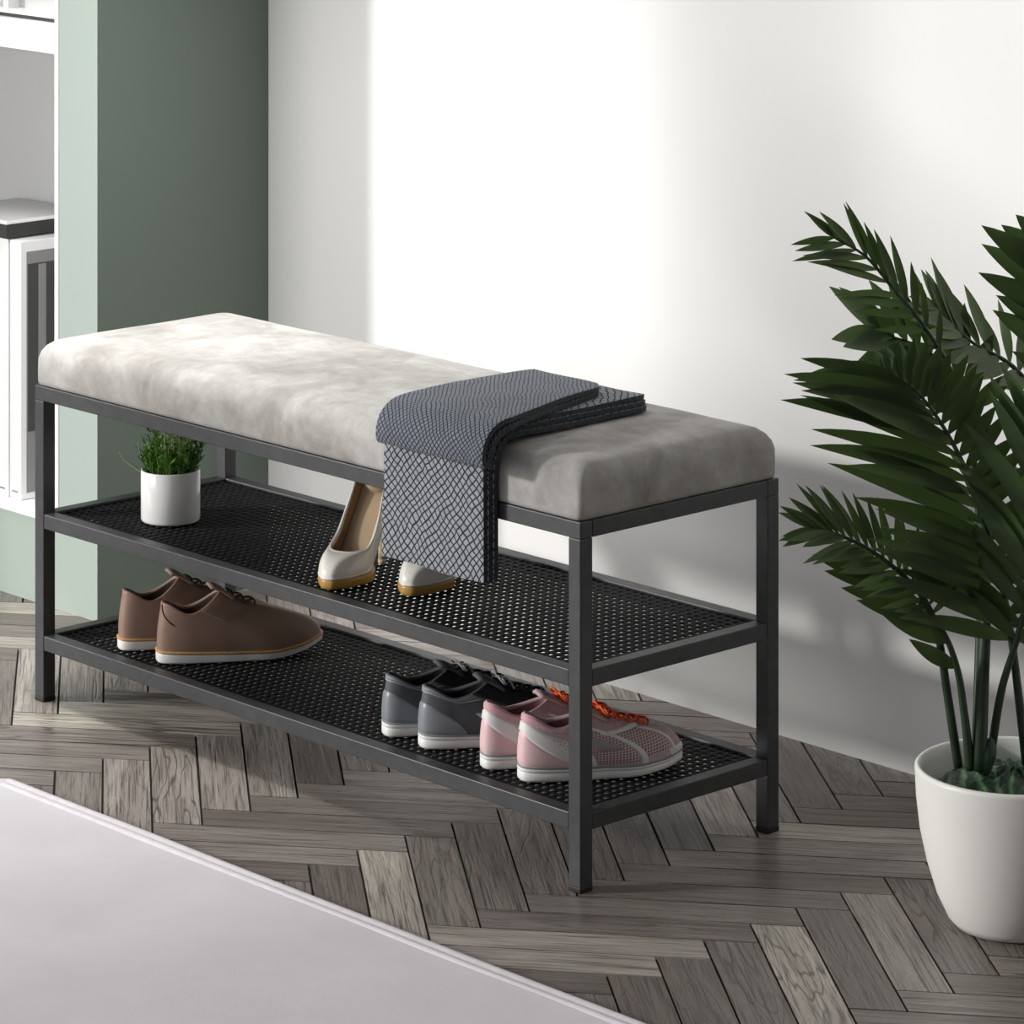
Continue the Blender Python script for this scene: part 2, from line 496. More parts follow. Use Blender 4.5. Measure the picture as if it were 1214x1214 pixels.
    c = obj('cushion', bm, M['velvet'], t, True)
    c.location = (0, 0, BH)
make_bench()

# ------------------------------------------------------------------ folded throw
def make_throw():
    bm = bmesh.new(); uvl = bm.loops.layers.uv.new('cloth')
    def strip(prof, xl, xr, nx=26, m=7, lift=.0, seed=0, mi=0):
        pts = catmull([(y, z, 0) for y, z in prof], m)
        s = [0]
        for a, b in zip(pts, pts[1:]): s.append(s[-1] + (b-a).length)
        grid = []
        for i, p in enumerate(pts):
            row = []
            for j in range(nx+1):
                k = j/nx
                x0, x1 = xl(p.x, p.y), xr(p.x, p.y)
                x = x0 + (x1-x0)*k
                w = noise.noise(Vector((x*14+seed, s[i]*9, seed)))*.0016
                row.append((bm.verts.new((x, p.x + w*.5 - lift*0, p.y + w)), (x, s[i])))
            grid.append(row)
        for i in range(len(grid)-1):
            for j in range(nx):
                q = (grid[i][j], grid[i][j+1], grid[i+1][j+1], grid[i+1][j])
                f = bm.faces.new([a[0] for a in q]); f.material_index = mi
                for lp, a in zip(f.loops, q): lp[uvl].uv = a[1]
    T = .0066
    z0 = .4925
    hang = lambda y, z: z < .475
    xl = lambda y, z: -.313 - (.004 if z < .4 else 0) + .06*max(0, y)
    xr = lambda y, z: -.137 - .02*max(0, y) - .016*(max(0, y-.235)/.025)**2
    # three sheets that hang down over the front
    for k in range(3):
        d = -.0055 - k*T; zt = z0 + k*T
        strip([(d, .331 - .001*k), (d, .38), (d, .43), (d, .455), (d+.004, .474+k*.004), (d+.018, zt-.001), (.05, zt+.001), (.12, zt), (.2, zt), (.240-.003*k, zt), (.252-.003*k, zt-.0005), (.262-.004*k, zt-.002)],
              xl, (lambda y, z, k=k: xr(y, z) + (.0025 - .002*k)), seed=k*3.1)
    # upper pile: a sheet folded double whose front fold droops over the edge
    zt = z0 + 3*T
    xl2 = lambda y, z: -.298 - .02*max(0, y)
    xr2 = lambda y, z: -.112 - .30*max(0, y) - .016*(max(0, y-.188)/.025)**2
    strip([(.216, zt+.001), (.16, zt), (.08, zt+.001), (.02, zt+.001), (-.008, zt-.003), (-.026, zt-.014), (-.0335, zt-.028), (-.0355, zt-.036), (-.0395, zt-.0405),
           (-.0445, zt-.037), (-.0445, zt-.024), (-.037, zt-.008), (-.018, zt+.004), (.015, zt+T+.001), (.08, zt+T+.002), (.15, zt+T+.001), (.19, zt+T), (.212, zt+T-.001)],
          xl2, xr2, seed=11, mi=2)
    o = obj('folded_throw', bm, M['throw'], None, True)
    for q in ('throw_edge', 'throw_top', 'throw_edge'): o.data.materials.append(M[q])
    md = o.modifiers.new('thick', 'SOLIDIFY'); md.thickness = .0060; md.offset = 0; md.material_offset_rim = 1
    md2 = o.modifiers.new('bev', 'BEVEL'); md2.width = .002; md2.segments = 2; md2.limit_method = 'ANGLE'; md2.angle_limit = math.radians(50)
    tag(o, 'folded charcoal grey woven throw draped over the front of the bench cushion', 'throw')
make_throw()

# ------------------------------------------------------------------ shoes
class Shoe:
    """Upper surface S(th, v): th runs heel 0 - right side - toe PI - left side, v runs welt 0 - collar 1."""
    def __init__(s, L, W, heel=.064, dip=.052, throat=.078, toe=.026, yc1=.42, sole=.014, sole_toe=.010, spring=.010, wc=.56, base=None, vamp=.72, bend=.004, yc0=.02, heelw=.72, toesq=.62, rise=1.7, cexp=.75, cw1=.66, bulge=1.0):
        s.__dict__.update(locals())
    def zb(s, t):
        if s.base: return s.base(t)
        return s.spring*max(0, (t-.62)/.38)**2
    def zs(s, t): return s.zb(t) + s.sole + (s.sole_toe - s.sole)*t
    def w(s, t):
        return s.W/2*interp([(0, s.heelw), (.25, .74), (.45, .82), (.68, 1.0), (.85, .9), (1, .62)], t)
    def outline(s, th, grow=0.0):
        t = (1 - math.cos(th))/2
        sn = math.sin(th)
        e = .55 if t < .5 else s.toesq
        x = math.copysign(abs(sn)**e, sn)*s.w(t)
        y = s.L*t
        cxo = s.bend*math.sin(PI*t)
        v = Vector((x + cxo, y, 0))
        c = Vector((cxo, s.L*.5, 0))
        if grow:
            d = Vector((x/ max(s.w(t), 1e-5), (t-.5)*2*abs(t-.5)*2, 0))
            if d.length > 1e-6: v += d.normalized()*grow
        return v, t
    def collar(s, th):
        t = (1 - math.cos(th))/2; sn = math.sin(th)
        y = s.L*(s.yc0 + (s.yc1 - s.yc0)*t)
        tt = y/s.L
        x = math.copysign(abs(sn)**s.cexp, sn)*s.w(tt)*s.wc/.62*interp([(0, .86), (.5, .92), (1, s.cw1)], t)
        z = s.zs(tt) + (interp([(0, s.heel), (.40, s.dip)], t) if t < .4 else s.dip + (s.throat - s.dip)*((t-.4)/.6)**s.rise)
        return Vector((x + s.bend*math.sin(PI*tt), y, z))
    def S(s, th, v, off=0.0):
        def P(th, v):
            w, t = s.outline(th)
            p0 = Vector((w.x, w.y, s.zs(t) - .001))
            p3 = s.collar(th)
            H = p3.z - p0.z
            g, _ = s.outline(th, (.0025 + .002*math.sin(PI*t))*s.bulge)
            k1 = interp([(0, .40*H), (.5, .45*H), (1, s.toe*1.15)], t)
            p1 = Vector((g.x, g.y, p0.z + k1))
            kk = interp([(0, .10), (.5, .26), (1, .5)], t)
            zz = interp([(0, .80), (.5, .82), (1, s.vamp)], t)
            p2 = Vector((p3.x + (p0.x-p3.x)*kk, p3.y + (p0.y-p3.y)*kk, p0.z + H*zz if t < .5 else p0.z + H*zz))
            a, b, c, d = (1-v)**3, 3*v*(1-v)**2, 3*v*v*(1-v), v**3
            return a*p0 + b*p1 + c*p2 + d*p3
        p = P(th, v)
        if off:
            e = 1e-3
            n = (P(th+e, v) - P(th-e, v)).cross(P(th, min(1, v+e)) - P(th, max(0, v-e)))
            if n.length > 1e-12:
                n.normalize()
                if n.dot(p - Vector((s.bend, s.L*.5, s.zs(.5)+.01))) < 0: n = -n
                p = p + n*off
        return p
    def patch(s, name, mat, parent, th0, th1, vlo, vhi, off=.0009, nt=24, nv=8, thick=True):
        bm = bmesh.new(); uvl = bm.loops.layers.uv.new('cloth')
        G = []
        for i in range(nt+1):
            th = th0 + (th1-th0)*i/nt
            a, b = (vlo(th) if callable(vlo) else vlo), (vhi(th) if callable(vhi) else vhi)
            row = []
            for j in range(nv+1):
                v = a + (b-a)*j/nv
                edge = off if (0 < i < nt and 0 < j < nv) else off*.1
                w, t = s.outline(th)
                row.append((bm.verts.new(s.S(th, v, edge)), (s.S(th, v).y, v)))
            G.append(row)
        for i in range(nt):
            for j in range(nv):
                q = (G[i][j], G[i][j+1], G[i+1][j+1], G[i+1][j])
                f = bm.faces.new([x[0] for x in q])
                for lp, x in zip(f.loops, q): lp[uvl].uv = x[1]
        return obj(name, bm, mat, parent, True)
    def upper(s, mat, parent, n=72, m=14):
        bm = bmesh.new()
        rings = [[s.S(2*PI*i/n, j/m) for i in range(n)] for j in range(m+1)]
        # rolled collar edge
        col = rings[-1]
        c0 = Vector((s.bend*.6, s.L*(s.yc0+s.yc1)/2, 0))
        def inn(p, d, dz):
            q = Vector((p.x-c0.x, p.y-c0.y, 0)); q.normalize()
            return p - q*d + Vector((0, 0, dz))
        rings.append([inn(p, .0012, .0012) for p in col])
        rings.append([inn(p, .0028, .0008) for p in col])
        rings.append([inn(p, .0034, -.003) for p in col])
        loft(bm, rings, True)
        o = obj('upper', bm, mat, parent, True)
        s._inn = inn; s._col = col; s._n = n
        return o
    def lining(s, mat, parent):
        bm = bmesh.new()
        n = s._n
        top = [s._inn(p, .0033, -.002) for p in s._col]
        bot = []
        for i, p in enumerate(s._col):
            q = s._inn(p, .004, 0); q.z = s.zs(q.y/s.L) + .006; bot.append(q)
        rings = [top]
        for k in (.35, .7): rings.append([a.lerp(b, k) for a, b in zip(top, bot)])
        rings.append(bot)
        c = sum(bot, Vector())/n
        rings.append([c + (p-c)*.5 for p in bot])
        loft(bm, rings, True, False, True)
        return obj('lining', bm, mat, parent, True)
    def make_sole(s, mat, parent, n=72, name='sole', grow=.0018, lines=None):
        bm = bmesh.new()
        def ring(gr, k):
            r = []
            for i in range(n):
                p, t = s.outline(2*PI*i/n, gr)
                b, u = s.zb(t), s.zs(t)
                r.append(Vector((p.x, p.y, b + (u-b)*k)))
            return r
        R = [ring(grow-.003, 0), ring(grow-.0005, .07), ring(grow, .2)]
        R += [ring(grow, .62), ring(grow-.0006, .66), ring(grow-.0006, .70), ring(grow, .74)] if lines else [ring(grow, .7)]
        R += [ring(grow, .92), ring(grow-.0008, 1.0), ring(-.001, 1.01), ring(-.012, 1.01)]
        loft(bm, R, True, True, True)
        return obj(name, bm, mat, parent, True)
    def band(s, name, mat, parent, z0, z1, grow, n=72):
        """thin strip round the whole shoe at heights relative to the sole top"""
        bm = bmesh.new()
        def ring(gr, dz):
            r = []
            for i in range(n):
                p, t = s.outline(2*PI*i/n, gr); r.append(Vector((p.x, p.y, s.zs(t) + dz)))
            return r
        loft(bm, [ring(grow-.004, z0), ring(grow, z0), ring(grow+.0003, (z0+z1)/2), ring(grow, z1), ring(grow-.004, z1)], True)
        return obj(name, bm, mat, parent, True)
    def laces(s, mat, parent, vs, spread=.5, r=.0016, lift=.002, name='lace', cross=True):
        for k, v in enumerate(vs):
            bm = bmesh.new()
            for sg in ((1, -1) if cross else (1,)):
                pts = []
                for i in range(9):
                    u = -1 + 2*i/8
                    vv = v + sg*.035*u*(1 if cross else 0)
                    # across the throat: blend through the centre line
                    sp = spread*(1-.0*k)
                    pts.append(s.S(PI + u*sp, min(.985, vv), lift + .0012*(1-u*u)))
                tube(bm, pts, [r*.7] + [r]*7 + [r*.7], 7)
            obj(name, bm, mat, parent, True)
    def bow(s, mat, parent, r=.0014, size=.022, v=.93, name='bow'):
        bm = bmesh.new()
        c = s.S(PI, v, .004)
        for sx in (-1, 1):
            pts = [c + Vector((sx*a*size, b*size, h*size)) for a, b, h in ((0,0,.02),(.35,-.18,.32),(.8,-.25,.3),(1.05,-.05,.02),(.85,.15,-.1),(.4,.1,.12),(0,0,.06))]
            tube(bm, catmull(pts, 5), r, 7)
            pts = [c + Vector((sx*a*size, b*size, h*size)) for a, b, h in ((0,0,.04),(.3,.3,.15),(.7,.6,-.1),(.95,.75,-.45))]
            tube(bm, catmull(pts, 5), r, 7)
        bmesh.ops.create_icosphere(bm, subdivisions=2, radius=r*1.9, matrix=Matrix.Translation(c + Vector((0, 0, .001))))
        obj(name, bm, mat, parent, True)
    def tongue(s, mat, parent, wid=.016, rise=.014, back=.02):
        bm = bmesh.new()
        c = s.collar(PI)
        rows = []
        for i in range(9):
            k = i/8
            y = c.y + .012 - (.012 + back)*k
            z = c.z - .004 + (rise + .004)*math.sin(k*PI/2)
            r = []
            for j in range(9):
                u = -1 + j/4
                ww = wid*(1 - .18*k)*(1 if k < .9 else .85)
                r.append(Vector((c.x + u*ww, y + .004*u*u, z - .006*u*u - (.002 if k == 1 else 0))))
            rows.append(r)
        loft(bm, rows, False)
        o = obj('tongue', bm, mat, parent, True)
        md = o.modifiers.new('t', 'SOLIDIFY'); md.thickness = .003
        return o

def side(sg, a, b):
    """theta range on one flank: a..b measured from the heel (0) to the toe (PI)"""
    return (a, b) if sg > 0 else (2*PI - a, 2*PI - b)

# --- brown derby
def derby():
    t = thing('derby_shoe', '', 'shoe')
    s = Shoe(.218, .070, heel=.062, dip=.05, throat=.076, toe=.030, yc1=.38, sole=.0145, sole_toe=.0075, spring=.013, vamp=.46)
    s.make_sole(M['sole_white'], t); s.band('welt', M['tan'], t, -.001, .0022, .0026)
    s.upper(M['brown'], t); s.lining(M['brown_dark'], t); s.tongue(M['brown'], t, .015, .012)
    for sg in (1, -1):
        a, b = side(sg, 1.75, 2.75)
        s.patch('lace_flap', M['brown'], t, a, b, lambda th: .60 + .22*abs(math.cos(th*1.0)), 1.0, .0014)
    s.laces(M['brown_dark'], t, (.80, .88, .95), .42, .0013, .003)
    bm = bmesh.new()                                    # curved seam at the back of the heel
    for sg in (1,):
        pts = [s.S(.16 + .5*k*k, .97 - .45*k, .0006) for k in [i/8 for i in range(9)]]
        tube(bm, pts, .0007, 6)
    obj('heel_seam', bm, M['brown_dark'], t, True)
    return t

# --- grey sneaker
def grey_sneaker():
    t = thing('sneaker', '', 'shoe')
    s = Shoe(.202, .066, heel=.056, dip=.044, throat=.060, toe=.028, yc1=.42, sole=.0165, sole_toe=.011, spring=.007, vamp=.56)
    s.make_sole(M['sole_white'], t, lines=True); s.band('foxing_stripe', M['sole_line'], t, -.0004, .0016, .0018)
    s.upper(M['grey_upper'], t); s.lining(M['grey_lining'], t); s.tongue(M['grey_upper'], t, .016, .010)
    s.patch('heel_counter', M['grey_counter'], t, -1.05, 1.05, .02, lambda th: .60*math.sqrt(max(0.002, 1 - abs(th/1.06)**2.6)), .0014, 40, 10)
    for lo, hi in ((.83, .89), (.905, .955), (.965, 1.0)):
        s.patch('collar_trim', M['grey_collar'], t, -1.9, 1.9, lo, hi, .0013, 60, 5)
    for sg in (1, -1):
        a, b = side(sg, 1.35, 1.75)
        s.patch('side_mark', M['silver'], t, a, b, (lambda th: .40), (lambda th: .52), .001, 12, 4)
        a, b = side(sg, 1.95, 2.8)
        s.patch('lace_stay', M['lace_dark'], t, a, b, lambda th: .55, 1.0, .0012)
    s.patch('toe_cap', M['grey_upper'], t, 2.25, 4.03, .02, lambda th: .40 + .05*math.cos(th-PI), .0012, 30, 8)
    s.laces(M['lace_dark'], t, (.60, .68, .76, .84, .92), .45, .0017, .003)
    s.bow(M['grey_collar'], t, .0012, .018)
    return t

# --- pink sneaker
def pink_sneaker():
    t = thing('sneaker', '', 'shoe')
    s = Shoe(.200, .066, heel=.06, dip=.046, throat=.060, toe=.034, yc1=.43, sole=.0165, sole_toe=.011, spring=.007, vamp=.58)
    s.make_sole(M['sole_white'], t, lines=True); s.band('foxing_stripe', M['sole_line'], t, -.0004, .0020, .0018)
    s.upper(M['pink_knit'], t); s.lining(M['pink_lining'], t); s.tongue(M['pink_knit'], t, .016, .010)
    s.patch('heel_counter', M['pink'], t, -1.12, 1.12, .02, lambda th: max(.03, .62 - .55*(abs(th)/1.12)**1.6), .0013, 40, 10)
    s.patch('collar_pad', M['pink_collar'], t, -1.7, 1.7, .80, 1.0, .0015, 50, 6)
    def blo(th): a = abs(th); return max(.02, .60 - .56*(a/1.12)**1.6)
    def bhi(th): a = abs(th); return max(.18, .80 - .30*(a/1.5)**2)
    s.patch('heel_band', M['pink_white'], t, -1.42, 1.42, blo, bhi, .0019, 60, 8)
    for sg in (1, -1):
        a, b = side(sg, 1.44, 1.98)                      # perforated grey oval with the side mark
        s.patch('mesh_window', M['pink_mesh'], t, a, b, .06, .74, .0011, 16, 12)
        a, b = side(sg, 1.52, 1.90)
        s.patch('side_mark', M['pink_grey'], t, a, b, (lambda th, a=a, b=b: .30), (lambda th, a=a, b=b: .34 + .34*math.sin(PI*(th-a)/(b-a))), .0019, 16, 6)
        a, b = side(sg, 1.98, 2.08)
        s.patch('side_strap', M['pink_white'], t, a, b, .02, .86, .0019, 6, 12)
        a, b = side(sg, 2.08, 2.56)
        s.patch('mesh_window', M['pink_mesh'], t, a, b, .10, .62, .0011, 16, 12)
        a, b = side(sg, 2.56, 2.64)
        s.patch('side_strap', M['pink_white'], t, a, b, .02, .62, .0019, 6, 12)
        a, b = side(sg, 1.9, 2.78)
        s.patch('lace_stay', M['pink_white'], t, a, b, .62, .70, .0019, 18, 4)
        # row of tiny dark marks on the heel band
        bm = bmesh.new()
        for r_ in range(3):
            for k in range(5 - r_):
                th = (1.02 + .055*k + .05*r_); th = th if sg > 0 else 2*PI - th
                p = s.S(th, .58 - .09*r_ - .012*k, .0024)
                bmesh.ops.create_icosphere(bm, subdivisions=1, radius=.0008, matrix=Matrix.Translation(p))
        obj('perforation', bm, M['pink_lining'], t, True)
    s.patch('toe_bumper', M['pink_white'], t, 2.5, 3.78, .01, .10, .0019, 24, 4)
    s.laces(M['orange'], t, (.58, .66, .74, .82, .90), .42, .0017, .003)
    s.bow(M['orange'], t, .0014, .02)
    return t

def pair(maker, near, far, rot_n, rot_f, lab_n, lab_f, group):
    a = maker(); a.location = near; a.rotation_euler = (0, 0, rot_n); tag(a, lab_n, 'shoe', group)
    b = copy_tree(a); b.location = far; b.rotation_euler = (0, 0, rot_f); b.scale = (-1, 1, 1); tag(b, lab_f, 'shoe', group)
R = math.radians
zl = LZ - .0014
pair(derby, (-.832, .040, zl), (-.914, .040, zl), R(-25), R(-22),
     'brown leather derby shoe with white sole, nearer of its pair, whole side showing',
     'brown leather derby shoe partly hidden behind its mate at the shelf end', 'brown derby shoes on the lower shelf')
pair(grey_sneaker, (-.323, .045, zl), (-.388, .044, zl), R(-24), R(-21),
     'dark grey lace-up sneaker standing between its mate and the pink sneakers',
     'dark grey lace-up sneaker farthest from the pink sneakers', 'grey sneakers on the lower shelf')
pair(pink_sneaker, (-.148, .045, zl), (-.211, .044, zl), R(-24), R(-21),
     'pink and white sneaker with orange laces behind the front leg, meshed side showing',
     'pink and white sneaker with orange laces standing next to the grey sneaker', 'pink sneakers on the lower shelf')

# --- ivory platform pumps
def pump():
    t = thing('platform_pump', '', 'shoe')
    hh = .102
    def base(tt):
        k = interp([(0, 1.0), (.66, 0.0)], tt)
        return .0125 + hh*(k**1.12)
    s = Shoe(.160, .064, heel=.040, dip=.028, throat=.0225, toe=.013, yc1=.76, sole=.003, sole_toe=.003, base=base, wc=.67, vamp=1.05, bend=.002, yc0=.015, heelw=.72, toesq=.6, cexp=.6, cw1=.84, rise=1.0, bulge=.2)
    bm = bmesh.new(); rows = []
    for i in range(41):
        th = .02 + (PI - .04)*i/40
        o_, tt = s.outline(th, .0006)
        x = abs(o_.x - s.bend*math.sin(PI*tt)); cx_ = s.bend*math.sin(PI*tt)
        rows.append([Vector((cx_ + u*x, o_.y, z)) for u, z in ((-1, s.zb(tt)), (0, s.zb(tt)), (1, s.zb(tt)), (1, s.zs(tt)), (0, s.zs(tt)), (-1, s.zs(tt)))])
    loft(bm, rows, True, True, True)
    obj('sole', bm, M['pump'], t, True)
    s.upper(M['pump'], t)
    # inside: lining walls and footbed
    bm = bmesh.new(); n = s._n
    top = [s._inn(p, .0032, -.002) for p in s._col]
    bot = []
    for p in s._col:
        q = s._inn(p, .0045, 0); q.z = s.zs(q.y/s.L) + .0015; bot.append(q)
    loft(bm, [top, [a.lerp(b, .5) for a, b in zip(top, bot)], bot], True)
    obj('lining', bm, M['pump_lining'], t, True)
    bm = bmesh.new()
    rows = []
    for i in range(25):
        y = s.L*(.03 + .80*i/24); tt = y/s.L
        ww = s.w(tt)*.80
        rows.append([Vector((u*ww, y, s.zs(tt) + .0024)) for u in (-1, -.5, 0, .5, 1)])
    loft(bm, rows, False)
    obj('insole', bm, M['insole'], t, True)
    # platform under the forefoot
    bm = bmesh.new(); R_ = []
    nn = 56
    for gr, k in ((-.003, 0), (-.0008, .08), (0.0002, .3), (.0004, .8), (-.0005, 1.0)):
        r = []
        for i in range(nn):
            th = 2*PI*i/nn
            yy = .5 - .5*math.cos(th)
            p = s.L*(.50 + .50*yy)
            tt = min(1, p/s.L)
            # reuse the toe outline; round the back
            th2 = math.acos(max(-1, min(1, 1 - 2*tt)))
            o_, _ = s.outline(th2, gr)
            bk = min(1, math.sqrt(max(0, (yy)/.12))) if yy < .12 else 1
            x = o_.x*bk*(1 if math.sin(th) >= 0 else -1)
            if i in (0,): x = 0
            zt = s.zb(tt)
            r.append(Vector((x, o_.y if yy > .02 else p, zt*k + .0002)))
        R_.append(r)
    loft(bm, R_, True, True, True)
    obj('platform', bm, M['gold'], t, True)
    # stiletto heel
    bm = bmesh.new(); rings = []
    for k in range(13):
        u = k/12
        z = .006 + (s.zb(.08) - .002 - .006)*u
        rad = .0048 + .0165*max(0, (u-.45)/.55)**2
        yc = .010 + .012*u**2 + .004*(1-u)
        rings.append([Vector((rad*1.0*math.cos(2*PI*j/20), yc + rad*.85*math.sin(2*PI*j/20), z + (.012*(math.sin(2*PI*j/20)*-.5)*u**3))) for j in range(20)])
    loft(bm, rings, True, True, True)
    h = obj('stiletto_heel', bm, M['heel'], t, True)
    bm = bmesh.new()
    loft(bm, [[Vector((.0052*math.cos(2*PI*j/20), .014 + .0048*math.sin(2*PI*j/20), z)) for j in range(20)] for z in (0, .006)], True, True, True)
    obj('heel_tip', bm, M['heel'], h, True)
    return t
pz = MZ - .0014
pa = pump()
# heel at the local origin, toe along +y; the pair points its toes to the front
prot = R(111.5 + 90)
tv = Vector((math.cos(R(111.5 + 180)), math.sin(R(111.5 + 180)), 0))
toe = Vector((-.476, .0265, pz))
pa.location = toe - tv*.160; pa.rotation_euler = (0, 0, prot)
tag(pa, 'ivory platform pump with tall heel standing left of the hanging throw', 'shoe', 'ivory pumps on the middle shelf')
pb = copy_tree(pa); pb.location = toe + Vector((.090, .052, 0)) - tv*.160; pb.scale = (-1, 1, 1)
tag(pb, 'ivory platform pump mostly hidden behind the hanging throw, only its toe showing', 'shoe', 'ivory pumps on the middle shelf')

# ------------------------------------------------------------------ small potted herb
def make_herb():
    t = thing('potted_herb', 'small white pot of leafy green grass on the middle shelf', 'plant', (-.893, .108, MZ - .0014))
    r, h = .0392, .068
    bm = bmesh.new()
    lathe(bm, [(0, 0), (r-.004, 0), (r-.001, .0012), (r, .004), (r, h-.001), (r-.0006, h), (r-.0022, h), (r-.0028, h-.001), (r-.003, h-.012), (0, h-.012)], 64)
    obj('pot', bm, M['white_gloss'], t, True)
    bm = bmesh.new()
    lathe(bm, [(r-.0031, h-.0118), (r-.0033, h-.007), (.024, h-.004), (.012, h-.0035), (0, h-.003)], 40)
    obj('soil', bm, M['soil'], t, True)
    rnd = random.Random(4)
    def leaf(bm, cl, p, d, ln, w, col):
        d = d.normalized(); sd = d.cross(Vector((rnd.uniform(-.4, .4), rnd.uniform(-.4, .4), 1))).normalized()
        a = bm.verts.new(p); e = bm.verts.new(p + d*ln)
        m1 = p + d*ln*.5 + Vector((0, 0, -.0006))
        b, c = bm.verts.new(m1 + sd*w/2), bm.verts.new(m1 - sd*w/2)
        m = bm.verts.new(m1 + Vector((0, 0, .0006)))
        for q in ((a, b, m), (b, e, m), (e, c, m), (c, a, m)):
            f = bm.faces.new(q)
            for lp in f.loops: lp[cl] = (col, col, col, 1)
    def foliage(name, mat, n, hmin, hmax, lean, lw, step, spread):
        bm = bmesh.new(); cl = bm.loops.layers.color.new('rnd')
        for k in range(n):
            a = rnd.uniform(0, 2*PI); rr_ = spread*math.sqrt(rnd.random())
            p = Vector((rr_*math.cos(a), rr_*math.sin(a), h-.005))
            out = Vector((math.cos(a), math.sin(a), 0))
            H = rnd.uniform(hmin, hmax); ln_ = lean*rr_/spread*rnd.uniform(.5, 1.3)
            pts = [p + out*ln_*(q/5)**1.6 + Vector((rnd.uniform(-.001, .001), rnd.uniform(-.001, .001), H*q/5)) for q in range(6)]
            tube(bm, pts, [.0007, .0006, .0006, .0005, .0004, .0003], 5)
            z = .18
            while z < 1:
                i = min(4, int(z*5)); q = pts[i].lerp(pts[i+1], z*5 - i)
                an = rnd.uniform(0, 2*PI)
                d = Vector((math.cos(an), math.sin(an), rnd.uniform(.3, 1.3)))
                leaf(bm, cl, q, d, rnd.uniform(.8, 1.3)*lw*2.6, lw*rnd.uniform(.8, 1.2), rnd.random())
                z += step*rnd.uniform(.6, 1.4)
        obj(name, bm, mat, t, False)
    foliage('foliage', M['herb'], 95, .018, .052, .016, .0040, .085, .033)
    foliage('pale_sprigs', M['herb_pale'], 26, .045, .075, .004, .0022, .035, .020)
    # a few long pale blades arching to the left
    for pts in (((-.016, -.03, h-.006), (-.028, -.038, h+.003), (-.040, -.046, h+.012), (-.046, -.050, h+.022)),
                ((-.018, -.022, h-.006), (-.025, -.028, h+.012), (-.029, -.033, h+.036)),
                ((-.016, -.02, h-.006), (-.021, -.026, h+.015), (-.019, -.022, h+.040))):
        bm = bmesh.new(); q = catmull(pts, 5)
        tube(bm, q, [.0016*(1 - .75*i/len(q)) for i in range(len(q))], 6)
        obj('blade', bm, M['herb_pale'], t, True)
make_herb()

